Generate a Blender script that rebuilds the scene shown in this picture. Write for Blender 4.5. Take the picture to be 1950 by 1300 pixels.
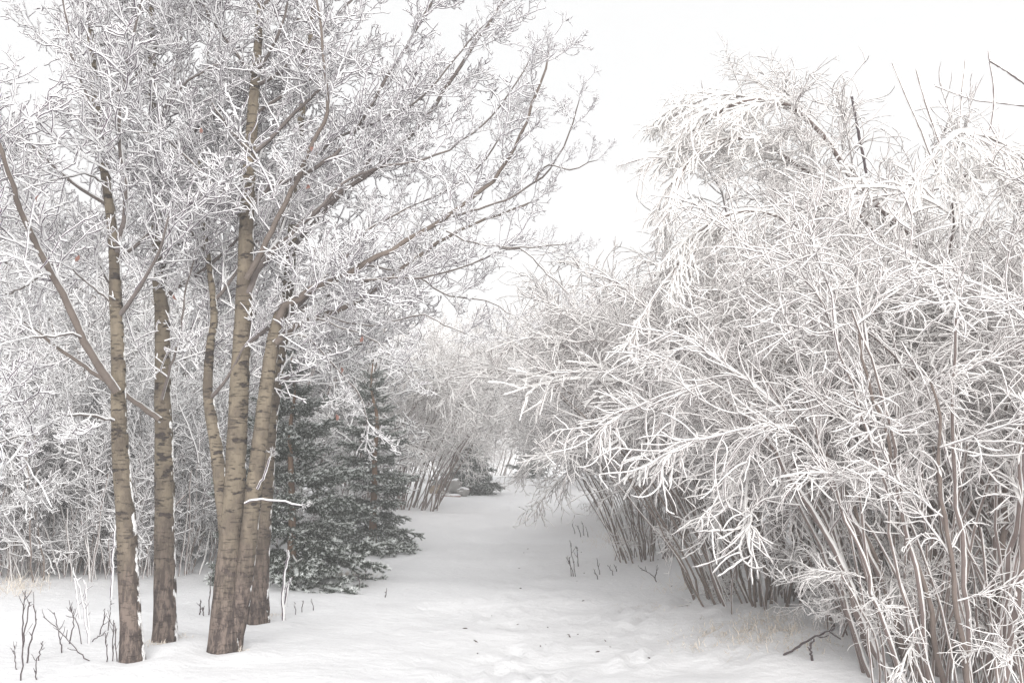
import bpy, math, random
import numpy as np
from mathutils import Vector, Matrix, noise as mnoise

R = math.radians
sc = bpy.context.scene
for o in list(bpy.data.objects):
    bpy.data.objects.remove(o)

# ------------------------------------------------------------------ camera
CAM = Vector((0.0, 0.0, 1.65))
FPX = 1896.0                        # focal length in pixels of the 1950 px wide photograph
PITCH = math.atan(230.0 / FPX)
cam_d = bpy.data.cameras.new('camera')
cam_d.lens, cam_d.sensor_width = 35.0, 36.0
cam_d.clip_start, cam_d.clip_end = 0.05, 3000.0
cam = bpy.data.objects.new('camera', cam_d)
sc.collection.objects.link(cam)
cam.location = CAM
cam.rotation_euler = (R(90) + PITCH, 0, 0)
sc.camera = cam

# ------------------------------------------------------------------ overcast sky
SUN_EL, SUN_ROT = R(18), R(177)
world = bpy.data.worlds.new('World')
sc.world = world
world.use_nodes = True
wn, wl = world.node_tree.nodes, world.node_tree.links
wn.clear()
sky = wn.new('ShaderNodeTexSky')
sky.sky_type = 'NISHITA'
sky.sun_disc = False
sky.sun_elevation, sky.sun_rotation = SUN_EL, SUN_ROT
sky.dust_density, sky.air_density = 4.0, 1.0
mixn = wn.new('ShaderNodeMix')
mixn.data_type = 'RGBA'
mixn.inputs[0].default_value = 0.985          # closed cloud layer in front of the blue
mixn.inputs[7].default_value = (3.1, 3.1, 3.1, 1)
bg = wn.new('ShaderNodeBackground')
bg.inputs[1].default_value = 0.1
wo = wn.new('ShaderNodeOutputWorld')
wl.new(sky.outputs[0], mixn.inputs[6])
wl.new(mixn.outputs[2], bg.inputs[0])
wl.new(bg.outputs[0], wo.inputs[0])

sun_d = bpy.data.lights.new('sun', 'SUN')
sun_d.energy, sun_d.angle, sun_d.color = 2.0, R(50), (1.0, 0.98, 0.955)
sun = bpy.data.objects.new('sun', sun_d)
sc.collection.objects.link(sun)
sun.rotation_euler = (R(90) - SUN_EL, 0, R(180) - SUN_ROT)   # from behind the camera, a little from the left
sun.location = (0, 0, 30)

vs = sc.view_settings
vs.view_transform, vs.look = 'Standard', 'None'
vs.exposure, vs.gamma, vs.use_curve_mapping = 1.62, 1.0, False
sc.cycles.max_bounces = 32
sc.cycles.diffuse_bounces = 28
sc.cycles.transmission_bounces = 28
sc.cycles.volume_bounces = 6
sc.cycles.transparent_max_bounces = 8

HAZE_DENSITY = 0.0042

# ------------------------------------------------------------------ helpers
rng = np.random.default_rng(7)
rnd = random.Random(11)


def ray(x, y):
    a, b = (x - 975.0) / FPX, (650.0 - y) / FPX
    s, c = math.sin(PITCH), math.cos(PITCH)
    return Vector((a, c - b * s, s + b * c))


def at(x, y, D):
    d = ray(x, y)
    return CAM + d * (D / d.y)


def row_of(p):
    v = Vector(p) - CAM
    c, s = math.cos(PITCH), math.sin(PITCH)
    return 650.0 - FPX * (v.z * c - v.y * s) / max(0.3, v.y * c + v.z * s)


def sstep(a, b, x):
    t = np.clip((x - a) / (b - a), 0, 1)
    return t * t * (3 - 2 * t)


def gbase(x, y):
    """height of the snow without its small lumps"""
    z = 0.98 * sstep(12.0, 45.0, y) - 0.35 * sstep(46.0, 75.0, y)
    z = z + 0.16 * sstep(1.2, 3.2, x) * sstep(6, 10, y) * (1 - sstep(40, 60, y))      # bank under the willows
    z = z + 0.10 * sstep(-1.6, -4.0, x) * sstep(9, 13, y)
    return z


def _ss(a, b, x):
    t = min(1.0, max(0.0, (x - a) / (b - a)))
    return t * t * (3 - 2 * t)


def gz(x, y):
    z = 0.98 * _ss(12.0, 45.0, y) - 0.35 * _ss(46.0, 75.0, y)
    z += 0.16 * _ss(1.2, 3.2, x) * _ss(6, 10, y) * (1 - _ss(40, 60, y))
    return z + 0.10 * _ss(-1.6, -4.0, x) * _ss(9, 13, y)


def ground(x, y):
    d = ray(x, y)
    D = 2.0
    while D < 200:
        p = CAM + d * (D / d.y)
        if p.z <= gz(p.x, p.y):
            break
        D *= 1.03
    lo, hi = D / 1.03, D
    for _ in range(12):
        D = (lo + hi) / 2
        p = CAM + d * (D / d.y)
        if p.z <= gz(p.x, p.y): hi = D
        else: lo = D
    return Vector((p.x, p.y, gz(p.x, p.y)))


def link(o, parent=None):
    sc.collection.objects.link(o)
    if parent is not None:
        o.parent = parent
    return o


def tag(o, label=None, cat=None, group=None, kind=None):
    if label: o['label'] = label
    if cat: o['category'] = cat
    if group: o['group'] = group
    if kind: o['kind'] = kind
    return o


def thing(name, loc, label, cat, group=None):
    o = bpy.data.objects.new(name, None)
    o.empty_display_size = 0.2
    link(o)
    o.location = loc
    return tag(o, label, cat, group)


def mesh_from(name, V, F, mats, smooth=True, midx=None):
    """V (n,3), F (m,k) array of equal sided faces"""
    me = bpy.data.meshes.new(name)
    V = np.asarray(V, dtype=np.float32)
    along_ = np.ascontiguousarray(V[:, 3:6]) if V.shape[1] == 6 else None
    V = np.ascontiguousarray(V[:, :3])
    F = np.ascontiguousarray(F, dtype=np.int32)
    m, k = F.shape
    me.vertices.add(len(V))
    me.vertices.foreach_set('co', V.ravel())
    me.loops.add(m * k)
    me.loops.foreach_set('vertex_index', F.ravel())
    me.polygons.add(m)
    me.polygons.foreach_set('loop_start', np.arange(0, m * k, k, dtype=np.int32))
    for mt in (mats if isinstance(mats, (list, tuple)) else [mats]):
        me.materials.append(mt)
    if midx is not None:
        me.polygons.foreach_set('material_index', np.asarray(midx, dtype=np.int32))
    me.polygons.foreach_set('use_smooth', np.full(m, smooth, dtype=bool))
    if along_ is not None:                       # direction the twig runs in, for the rime on its windward side
        me.attributes.new('twig_dir', 'FLOAT_VECTOR', 'POINT').data.foreach_set('vector', along_.ravel())
    me.update(calc_edges=True)
    me.validate()
    return me


def unit(a):
    return a / np.maximum(np.linalg.norm(a, axis=-1, keepdims=True), 1e-9)


def tubes(P, Rr, K, jit=0.0, g=rng):
    """P (M,N,3) centre lines, Rr (M,N) radii -> vertices, quads"""
    M, N, _ = P.shape
    T = unit(np.gradient(P, axis=1))
    mean = unit(P[:, -1] - P[:, 0])
    ref = np.where(np.abs(mean[:, 2:3]) < 0.8, np.array([[0, 0, 1.0]]), np.array([[1.0, 0, 0]]))
    ref = np.broadcast_to(ref[:, None, :], P.shape)
    U = unit(np.cross(T, ref))
    W = np.cross(T, U)
    a = np.arange(K) * 2 * np.pi / K
    rad = Rr[:, :, None] * (1 + jit * g.uniform(-1, 1, (M, N, K)))
    V = (P[:, :, None, :] + rad[..., None] * (U[:, :, None, :] * np.cos(a)[None, None, :, None]
                                             + W[:, :, None, :] * np.sin(a)[None, None, :, None]))
    idx = np.arange(M * N * K).reshape(M, N, K)
    A = idx[:, :-1, :]
    B = np.roll(idx, -1, axis=2)[:, :-1, :]
    C = np.roll(idx, -1, axis=2)[:, 1:, :]
    D = idx[:, 1:, :]
    F = np.stack([A, D, C, B], -1).reshape(-1, 4)
    V = np.concatenate([V, np.broadcast_to(T[:, :, None, :], V.shape)], -1)
    return V.reshape(-1, 6), F


def join(parts):
    Vs, Fs, off = [], [], 0
    for V, F in parts:
        Vs.append(V)
        Fs.append(F + off)
        off += len(V)
    return np.concatenate(Vs), np.concatenate(Fs)


def grow(S, D, L, N, up=0.0, wig=0.1, g=rng):
    """grow M curved lines from S (M,3) along D (M,3), lengths L (M,)"""
    M = len(S)
    P = np.zeros((M, N, 3))
    P[:, 0] = S
    d = unit(D)
    step = (L / (N - 1))[:, None]
    for i in range(1, N):
        d = unit(d + wig * g.normal(0, 1, (M, 3)) + np.array([0, 0, up]) * np.ones((M, 1)))
        P[:, i] = P[:, i - 1] + d * step
    return P


def children(P, n, t0, t1, amin, amax, g=rng):
    """n start points and directions on every line of P"""
    M, N, _ = P.shape
    t = np.sort(g.uniform(t0, t1, (M, n)), axis=1)
    f = t * (N - 1)
    i = np.clip(f.astype(int), 0, N - 2)
    fr = (f - i)[..., None]
    rows = np.arange(M)[:, None]
    S = P[rows, i] * (1 - fr) + P[rows, i + 1] * fr
    T = unit(P[rows, i + 1] - P[rows, i])
    Q = unit(np.cross(T, g.normal(0, 1, T.shape)))
    a = np.radians(g.uniform(amin, amax, (M, n)))[..., None]
    D = T * np.cos(a) + Q * np.sin(a)
    return S.reshape(-1, 3), D.reshape(-1, 3), t.reshape(-1)


def catmull(pts, N):
    p = np.array(pts, float)
    p = np.vstack([2 * p[0] - p[1], p, 2 * p[-1] - p[-2]])
    n = len(p) - 3
    out = []
    for u in np.linspace(0, n, N):
        i = min(int(u), n - 1)
        t = u - i
        a, b, c, d = p[i], p[i + 1], p[i + 2], p[i + 3]
        out.append(0.5 * ((2 * b) + (c - a) * t + (2 * a - 5 * b + 4 * c - d) * t * t + (3 * b - a - 3 * c + d) * t ** 3))
    return np.array(out)


# ------------------------------------------------------------------ materials
def new_mat(name):
    m = bpy.data.materials.new(name)
    m.use_nodes = True
    m.node_tree.nodes.clear()
    return m, m.node_tree.nodes, m.node_tree.links


def frosted(name, bark, bark2, frost, thr, soft, nscale, namp, wind=(0.38, 0.50, 0.78), trans=0.5, bark_noise=9.0):
    """bark with rime where the surface faces up and into the wind (world normal)"""
    m, n, l = new_mat(name)
    out = n.new('ShaderNodeOutputMaterial')
    bs = n.new('ShaderNodeBsdfDiffuse')
    bs.inputs['Roughness'].default_value = 0.0
    geo = n.new('ShaderNodeNewGeometry')
    dot = n.new('ShaderNodeVectorMath'); dot.operation = 'DOT_PRODUCT'
    w = Vector(wind).normalized()
    l.new(geo.outputs['Normal'], dot.inputs[0])
    at_ = n.new('ShaderNodeAttribute'); at_.attribute_name = 'twig_dir'
    vt = n.new('ShaderNodeVectorTransform'); vt.vector_type = 'VECTOR'; vt.convert_from = 'OBJECT'; vt.convert_to = 'WORLD'
    l.new(at_.outputs['Vector'], vt.inputs[0])
    nrm = n.new('ShaderNodeVectorMath'); nrm.operation = 'NORMALIZE'; l.new(vt.outputs[0], nrm.inputs[0])
    pj = n.new('ShaderNodeVectorMath'); pj.operation = 'DOT_PRODUCT'; pj.inputs[1].default_value = w
    l.new(nrm.outputs[0], pj.inputs[0])
    scl = n.new('ShaderNodeVectorMath'); scl.operation = 'SCALE'
    l.new(nrm.outputs[0], scl.inputs[0]); l.new(pj.outputs['Value'], scl.inputs['Scale'])
    sb = n.new('ShaderNodeVectorMath'); sb.operation = 'SUBTRACT'; sb.inputs[0].default_value = w
    l.new(scl.outputs[0], sb.inputs[1])
    nw = n.new('ShaderNodeVectorMath'); nw.operation = 'NORMALIZE'; l.new(sb.outputs[0], nw.inputs[0])
    l.new(nw.outputs[0], dot.inputs[1])          # windward direction across the twig
    tc = n.new('ShaderNodeTexCoord')
    nz = n.new('ShaderNodeTexNoise'); nz.inputs['Scale'].default_value = nscale; nz.inputs['Detail'].default_value = 2
    l.new(tc.outputs['Object'], nz.inputs['Vector'])
    sub = n.new('ShaderNodeMath'); sub.operation = 'MULTIPLY_ADD'
    sub.inputs[1].default_value = namp; sub.inputs[2].default_value = -0.5 * namp
    l.new(nz.outputs['Fac'], sub.inputs[0])
    add = n.new('ShaderNodeMath'); add.operation = 'ADD'
    l.new(dot.outputs['Value'], add.inputs[0]); l.new(sub.outputs[0], add.inputs[1])
    mr = n.new('ShaderNodeMapRange'); mr.interpolation_type = 'SMOOTHSTEP'
    mr.inputs['From Min'].default_value = thr - soft; mr.inputs['From Max'].default_value = thr + soft
    l.new(add.outputs[0], mr.inputs['Value'])
    nb = n.new('ShaderNodeTexNoise'); nb.inputs['Scale'].default_value = bark_noise; nb.inputs['Detail'].default_value = 4
    l.new(tc.outputs['Object'], nb.inputs['Vector'])
    mb = n.new('ShaderNodeMix'); mb.data_type = 'RGBA'
    mb.inputs[6].default_value = (*bark, 1); mb.inputs[7].default_value = (*bark2, 1)
    l.new(nb.outputs['Fac'], mb.inputs[0])
    mx = n.new('ShaderNodeMix'); mx.data_type = 'RGBA'
    mx.inputs[7].default_value = (*frost, 1)
    l.new(mb.outputs[2], mx.inputs[6]); l.new(mr.outputs[0], mx.inputs[0])
    l.new(mx.outputs[2], bs.inputs['Color'])
    tr = n.new('ShaderNodeBsdfTranslucent'); l.new(mx.outputs[2], tr.inputs['Color'])
    ms = n.new('ShaderNodeMixShader')                                # ice crystals let light through
    mf = n.new('ShaderNodeMath'); mf.operation = 'MULTIPLY'; mf.inputs[1].default_value = trans
    l.new(mr.outputs[0], mf.inputs[0]); l.new(mf.outputs[0], ms.inputs[0])
    l.new(bs.outputs[0], ms.inputs[1]); l.new(tr.outputs[0], ms.inputs[2])
    l.new(ms.outputs[0], out.inputs['Surface'])
    return m


FROST = (0.97, 0.97, 0.972)
m_aspen_twig = frosted('frosted_aspen_twig', (0.06, 0.047, 0.065), (0.12, 0.09, 0.11), FROST, -0.83, 0.06, 14, 0.3)
m_limb = frosted('frosted_limb_bark', (0.078, 0.066, 0.064), (0.155, 0.133, 0.124), FROST, -0.08, 0.14, 9, 1.1)
m_limb_bare = frosted('bare_limb_bark', (0.085, 0.07, 0.063), (0.17, 0.142, 0.125), FROST, 0.42, 0.12, 11, 1.0)
m_willow_twig = frosted('frosted_willow_twig', (0.10, 0.08, 0.09), (0.20, 0.16, 0.155), (0.98, 0.972, 0.966), -0.89, 0.05, 12, 0.28)
m_plume = frosted('thickly_rimed_willow_twig', (0.12, 0.10, 0.10), (0.22, 0.18, 0.17), (0.98, 0.975, 0.97), -0.95, 0.03, 12, 0.14)
m_willow_stem = frosted('willow_stem_bark', (0.10, 0.08, 0.075), (0.20, 0.165, 0.145), (0.95, 0.95, 0.95), 0.18, 0.15, 8, 1.1)
m_willow_rimed = frosted('rimed_willow_stem', (0.11, 0.085, 0.085), (0.20, 0.165, 0.15), (0.96, 0.955, 0.95), -0.62, 0.12, 7, 0.7)
m_thicket_twig = frosted('frosted_sapling_twig', (0.06, 0.048, 0.06), (0.12, 0.095, 0.095), FROST, -0.84, 0.06, 10, 0.4)
m_weed = frosted('weed_stalk_bark', (0.05, 0.042, 0.05), (0.10, 0.08, 0.08), FROST, 0.55, 0.12, 30, 0.6)


def bark_material():
    m, n, l = new_mat('aspen_trunk_bark')
    out = n.new('ShaderNodeOutputMaterial')
    bs = n.new('ShaderNodeBsdfPrincipled')
    bs.inputs['Roughness'].default_value = 0.85
    bs.inputs['Specular IOR Level'].default_value = 0.15
    tc = n.new('ShaderNodeTexCoord')

    oi = n.new('ShaderNodeObjectInfo')
    shift = n.new('ShaderNodeVectorMath'); shift.operation = 'MULTIPLY_ADD'      # every trunk its own marks
    l.new(oi.outputs['Random'], shift.inputs[0]); shift.inputs[1].default_value = (31, 47, 59)
    l.new(tc.outputs['Object'], shift.inputs[2])

    def mapped(scale):
        mp = n.new('ShaderNodeMapping'); mp.inputs['Scale'].default_value = scale
        l.new(shift.outputs[0], mp.inputs['Vector'])
        return mp.outputs[0]

    def noise_(vec, s, d, r=0.55):
        t = n.new('ShaderNodeTexNoise')
        t.inputs['Scale'].default_value = s; t.inputs['Detail'].default_value = d; t.inputs['Roughness'].default_value = r
        l.new(vec, t.inputs['Vector'])
        return t.outputs['Fac']

    def rampf(v, a, b):
        t = n.new('ShaderNodeMapRange'); t.interpolation_type = 'SMOOTHSTEP'
        t.inputs['From Min'].default_value = a; t.inputs['From Max'].default_value = b
        l.new(v, t.inputs['Value'])
        return t.outputs[0]

    def mix(f, a, b):
        t = n.new('ShaderNodeMix'); t.data_type = 'RGBA'
        if isinstance(a, tuple): t.inputs[6].default_value = (*a, 1)
        else: l.new(a, t.inputs[6])
        if isinstance(b, tuple): t.inputs[7].default_value = (*b, 1)
        else: l.new(b, t.inputs[7])
        l.new(f, t.inputs[0])
        return t.outputs[2]

    def math_(op, a, b):
        t = n.new('ShaderNodeMath'); t.operation = op
        for i, v in enumerate((a, b)):
            if isinstance(v, float): t.inputs[i].default_value = v
            else: l.new(v, t.inputs[i])
        return t.outputs[0]

    smooth_bark = mix(noise_(mapped((1, 1, 0.5)), 9, 5), (0.095, 0.08, 0.061), (0.22, 0.182, 0.136))
    # short dark cross marks and larger scars of the smooth upper bark
    lent = rampf(noise_(mapped((5, 5, 38)), 1.6, 3), 0.585, 0.67)
    scars = rampf(noise_(mapped((6, 6, 16)), 1.0, 4), 0.575, 0.64)
    marks = math_('MAXIMUM', math_('MULTIPLY', lent, 0.65), scars)
    blot = rampf(noise_(mapped((1, 1, 0.7)), 4.2, 6, 0.7), 0.42, 0.62)
    smooth_bark = mix(math_('MULTIPLY', blot, 0.75), smooth_bark, (0.075, 0.06, 0.05))
    upper = mix(marks, smooth_bark, (0.04, 0.033, 0.031))
    # furrowed old bark at the foot
    fur = noise_(mapped((26, 26, 7.0)), 1.0, 6, 0.7)
    foot = mix(rampf(fur, 0.42, 0.60), (0.055, 0.043, 0.04), (0.155, 0.122, 0.105))
    sep = n.new('ShaderNodeSeparateXYZ'); l.new(tc.outputs['Object'], sep.inputs[0])
    hz = math_('ADD', sep.outputs['Z'], math_('MULTIPLY', noise_(mapped((3, 3, 2)), 1.5, 4), 1.3))
    col = mix(rampf(hz, 0.95, 2.1), foot, upper)
    # rime on the windward edge
    geo = n.new('ShaderNodeNewGeometry')
    dot = n.new('ShaderNodeVectorMath'); dot.operation = 'DOT_PRODUCT'
    dot.inputs[1].default_value = Vector((0.9, 0.15, 0.45)).normalized()
    l.new(geo.outputs['Normal'], dot.inputs[0])
    rime = math_('ADD', dot.outputs['Value'], math_('MULTIPLY', noise_(mapped((1, 1, 0.6)), 16, 4), 0.9))
    col = mix(rampf(rime, 1.33, 1.42), col, FROST)
    l.new(col, bs.inputs['Base Color'])
    bmp = n.new('ShaderNodeBump'); bmp.inputs['Strength'].default_value = 1.0; bmp.inputs['Distance'].default_value = 0.02
    hgt = math_('ADD', math_('MULTIPLY', fur, 0.8), math_('MULTIPLY', marks, -0.5))
    l.new(hgt, bmp.inputs['Height'])
    l.new(bmp.outputs[0], bs.inputs['Normal'])
    l.new(bs.outputs[0], out.inputs['Surface'])
    return m


m_trunk = bark_material()


def plain(name, c1, c2, scale, rough=0.9, bump=0.0, detail=5):
    m, n, l = new_mat(name)
    out = n.new('ShaderNodeOutputMaterial')
    bs = n.new('ShaderNodeBsdfPrincipled')
    bs.inputs['Roughness'].default_value = rough
    bs.inputs['Specular IOR Level'].default_value = 0.12
    tc = n.new('ShaderNodeTexCoord')
    t = n.new('ShaderNodeTexNoise'); t.inputs['Scale'].default_value = scale; t.inputs['Detail'].default_value = detail
    l.new(tc.outputs['Object'], t.inputs['Vector'])
    mx = n.new('ShaderNodeMix'); mx.data_type = 'RGBA'
    mx.inputs[6].default_value = (*c1, 1); mx.inputs[7].default_value = (*c2, 1)
    l.new(t.outputs['Fac'], mx.inputs[0])
    l.new(mx.outputs[2], bs.inputs['Base Color'])
    if bump:
        b = n.new('ShaderNodeBump'); b.inputs['Strength'].default_value = bump; b.inputs['Distance'].default_value = 0.02
        l.new(t.outputs['Fac'], b.inputs['Height']); l.new(b.outputs[0], bs.inputs['Normal'])
    l.new(bs.outputs[0], out.inputs['Surface'])
    return m


m_needle = plain('spruce_needle', (0.033, 0.042, 0.034), (0.07, 0.085, 0.066), 3.0)
m_needle_frost = plain('frosted_spruce_needle', (0.55, 0.58, 0.56), (0.78, 0.80, 0.80), 3.0)
m_spruce_bark = plain('spruce_bark', (0.13, 0.085, 0.06), (0.25, 0.17, 0.12), 14.0, bump=0.5)
m_grass = plain('dry_grass_blade', (0.46, 0.40, 0.33), (0.78, 0.73, 0.67), 6.0)
m_litter = plain('dark_litter', (0.04, 0.03, 0.03), (0.10, 0.07, 0.06), 20.0)
m_leaf = plain('withered_leaf', (0.10, 0.05, 0.045), (0.20, 0.11, 0.09), 30.0)


def snow_material(name='snow', grassy=True):
    m, n, l = new_mat(name)
    out = n.new('ShaderNodeOutputMaterial')
    bs = n.new('ShaderNodeBsdfPrincipled')
    bs.inputs['Roughness'].default_value = 0.75
    bs.inputs['Specular IOR Level'].default_value = 0.08
    bs.inputs['Base Color'].default_value = (0.77, 0.775, 0.79, 1)
    tc = n.new('ShaderNodeTexCoord')
    t = n.new('ShaderNodeTexNoise'); t.inputs['Scale'].default_value = 7.0; t.inputs['Detail'].default_value = 8
    t.inputs['Roughness'].default_value = 0.6
    l.new(tc.outputs['Object'], t.inputs['Vector'])
    t2 = n.new('ShaderNodeTexNoise'); t2.inputs['Scale'].default_value = 160.0; t2.inputs['Detail'].default_value = 3
    l.new(tc.outputs['Object'], t2.inputs['Vector'])
    ad = n.new('ShaderNodeMath'); ad.operation = 'MULTIPLY_ADD'; ad.inputs[1].default_value = 0.12
    l.new(t2.outputs['Fac'], ad.inputs[0]); l.new(t.outputs['Fac'], ad.inputs[2])
    b = n.new('ShaderNodeBump'); b.inputs['Strength'].default_value = 0.6; b.inputs['Distance'].default_value = 0.035
    l.new(ad.outputs[0], b.inputs['Height']); l.new(b.outputs[0], bs.inputs['Normal'])
    l.new(bs.outputs[0], out.inputs['Surface'])
    return m


m_snow = snow_material()

# ------------------------------------------------------------------ snow ground
def vnoise(x, y, s, seed):
    """smooth value noise"""
    g = np.random.default_rng(seed)
    tab = g.uniform(-1, 1, (256, 256))
    xs, ys = x * s, y * s
    xi, yi = np.floor(xs).astype(int), np.floor(ys).astype(int)
    fx, fy = xs - xi, ys - yi
    fx, fy = fx * fx * (3 - 2 * fx), fy * fy * (3 - 2 * fy)
    a, b = tab[xi % 256, yi % 256], tab[(xi + 1) % 256, yi % 256]
    c, d = tab[xi % 256, (yi + 1) % 256], tab[(xi + 1) % 256, (yi + 1) % 256]
    return (a * (1 - fx) + b * fx) * (1 - fy) + (c * (1 - fx) + d * fx) * fy


def path_x(y):
    """centre line of the trodden path"""
    return np.interp(y, [0, 8, 16, 30, 45, 80], [0.3, 0.15, 0.1, 0.0, 0.9, 1.5])


def gfull(x, y):
    z = gbase(x, y)
    near = 1 - sstep(30, 70, y)
    z = z + near * (0.06 * vnoise(x, y, 0.45, 1) + 0.03 * vnoise(x, y, 1.3, 2) + 0.012 * vnoise(x, y, 3.7, 3))
    pd = np.exp(-((x - path_x(y)) / 1.2) ** 2) * near
    z = z - 0.05 * pd + pd * (0.018 * vnoise(x, y, 3.1, 4) + 0.012 * vnoise(x, y, 6.5, 5))
    for tx, ty in TRUNK_FEET:                    # little drifts round the trunks
        r = np.sqrt((x - tx) ** 2 + (y - ty) ** 2)
        z = z + 0.05 * np.exp(-((r - 0.34) / 0.16) ** 2) * (0.6 + 0.4 * np.sin(3 * np.arctan2(y - ty, x - tx) + tx))
    return z


TRUNK_FEET = [tuple(ground(px, py)[:2]) for px, py in ((253, 1268), (315, 1232), (428, 1250), (490, 1182))]


def build_ground():
    ny, nx = 430, 330
    yy = -6 + 3.5 * (np.exp(np.linspace(0, math.log(260 / 3.5), ny)) - 1)
    t = np.linspace(-1, 1, nx)
    t = 1.25 * np.sign(t) * np.abs(t) ** 1.25
    Y = np.repeat(yy[:, None], nx, 1)
    X = t[None, :] * (Y + 14) * 1.0
    Z = gfull(X, Y)
    # footprints along the path and by the right bank
    g = np.random.default_rng(5)
    for k in range(420):
        fy = 4 + 34 * g.random() ** 1.5
        fx = path_x(fy) + g.normal(0, 0.75)
        if k % 5 == 0:
            fy = g.uniform(8.5, 13); fx = g.uniform(1.0, 2.6)
        sel = (np.abs(Y - fy) < 0.5) & (np.abs(X - fx) < 0.5)
        r2 = ((X[sel] - fx) / 0.085) ** 2 + ((Y[sel] - fy) / 0.15) ** 2
        dep = g.uniform(0.015, 0.05)
        Z[sel] += dep * (-np.exp(-r2) + 0.55 * np.exp(-(np.sqrt(r2) - 1.7) ** 2 * 3))
    V = np.stack([X, Y, Z], -1).reshape(-1, 3)
    idx = np.arange(ny * nx).reshape(ny, nx)
    F = np.stack([idx[:-1, :-1], idx[:-1, 1:], idx[1:, 1:], idx[1:, :-1]], -1).reshape(-1, 4)
    o = bpy.data.objects.new('snow_ground', mesh_from('snow_ground', V, F, m_snow))
    link(o)
    tag(o, kind='structure')


build_ground()

# ------------------------------------------------------------------ haze
def build_haze():
    m, n, l = new_mat('haze')
    out = n.new('ShaderNodeOutputMaterial')
    v = n.new('ShaderNodeVolumePrincipled')
    v.inputs['Color'].default_value = (0.99, 0.99, 0.99, 1)
    v.inputs['Density'].default_value = HAZE_DENSITY
    l.new(v.outputs[0], out.inputs['Volume'])
    x0, x1, y0, y1, z0, z1 = -360, 360, -30, 285, -2.2, 13.0
    V = [(x, y, z) for z in (z0, z1) for y in (y0, y1) for x in (x0, x1)]
    F = [(0, 2, 3, 1), (4, 5, 7, 6), (0, 1, 5, 4), (1, 3, 7, 5), (3, 2, 6, 7), (2, 0, 4, 6)]
    o = bpy.data.objects.new('haze', mesh_from('haze', np.array(V, float), np.array(F), m, smooth=False))
    link(o)
    tag(o, kind='stuff')


if HAZE_DENSITY > 0:
    build_haze()

# ------------------------------------------------------------------ sprays of twigs (shared meshes)
SPRAYS = {}


def rad(M, N, r0, r1, tip=0.35):
    r = np.linspace(r0, r1, N)
    r[-1] *= tip
    return np.repeat(r[None], M, 0)


def aspen_spray(e, g, mat, ntw=12, nsp=4, k=1.0):
    d = np.array([[math.cos(e), 0, math.sin(e)]])
    A = grow(np.zeros((1, 3)), d, np.array([1.2]), 13, up=0.03, wig=0.10, g=g)
    parts = [tubes(A, rad(1, 13, 0.0145 * k, 0.0115 * k, 0.6), 5, 0.15, g)]
    S, D, t = children(A, ntw, 0.08, 1.0, 32, 68, g)
    L = g.uniform(0.22, 0.78, len(S)) * (1.1 - 0.6 * t)
    T = grow(S, D, L, 10, up=0.035, wig=0.15, g=g)
    parts.append(tubes(T, rad(len(S), 10, 0.0115 * k, 0.0105 * k, 0.7), 4, 0.20, g))
    S, D, t = children(T, nsp, 0.10, 1.0, 35, 75, g)
    L = g.uniform(0.05, 0.26, len(S)) * g.uniform(0.6, 1.0, len(S))
    U = grow(S, D, L, 6, up=0.10, wig=0.20, g=g)
    parts.append(tubes(U, rad(len(S), 6, 0.0095 * k, 0.0105 * k, 0.75), 4, 0.22, g))
    S, D, t = children(U, 1, 0.2, 0.9, 45, 80, g)
    L = g.uniform(0.03, 0.075, len(S))
    W = grow(S, D, L, 4, up=0.2, wig=0.2, g=g)
    parts.append(tubes(W, rad(len(S), 4, 0.009 * k, 0.010 * k, 0.7), 4, 0.22, g))
    V, F = join(parts)
    return mesh_from('twig_spray', V, F, mat)


def willow_spray(e, g, mat, ntw=17, nsp=4):
    d = np.array([[math.cos(e), 0, math.sin(e)]])
    A = grow(np.zeros((1, 3)), d, np.array([1.5]), 16, up=-0.022, wig=0.055, g=g)
    parts = [tubes(A, rad(1, 16, 0.017, 0.012, 0.6), 5, 0.18, g)]

    def arcs(S, D, L, N, wig):
        up = g.normal(-0.012, 0.05, (len(S), 1)) * np.array([[0, 0, 1.0]]) + g.normal(0, 0.055, (len(S), 3))
        T = np.zeros((len(S), N, 3)); T[:, 0] = S
        dd = unit(D)
        for q in range(1, N):
            dd = unit(dd + wig * g.normal(0, 1, dd.shape) + up)
            T[:, q] = T[:, q - 1] + dd * (L / (N - 1))[:, None]
        return T
    S, D, t = children(A, ntw, 0.04, 0.97, 15, 60, g)
    T = arcs(S, D, g.uniform(0.35, 1.05, len(S)) * (1.1 - 0.55 * t), 16, 0.055)
    parts.append(tubes(T, rad(len(S), 16, 0.0108, 0.0075, 0.35), 4, 0.5, g))
    S, D, t = children(T, nsp, 0.05, 0.98, 20, 65, g)
    U = arcs(S, D, g.uniform(0.08, 0.46, len(S)), 10, 0.09)
    parts.append(tubes(U, rad(len(S), 10, 0.0092, 0.0068, 0.35), 4, 0.5, g))
    V, F = join(parts)
    return mesh_from('twig_spray', V, F, mat)


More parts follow.
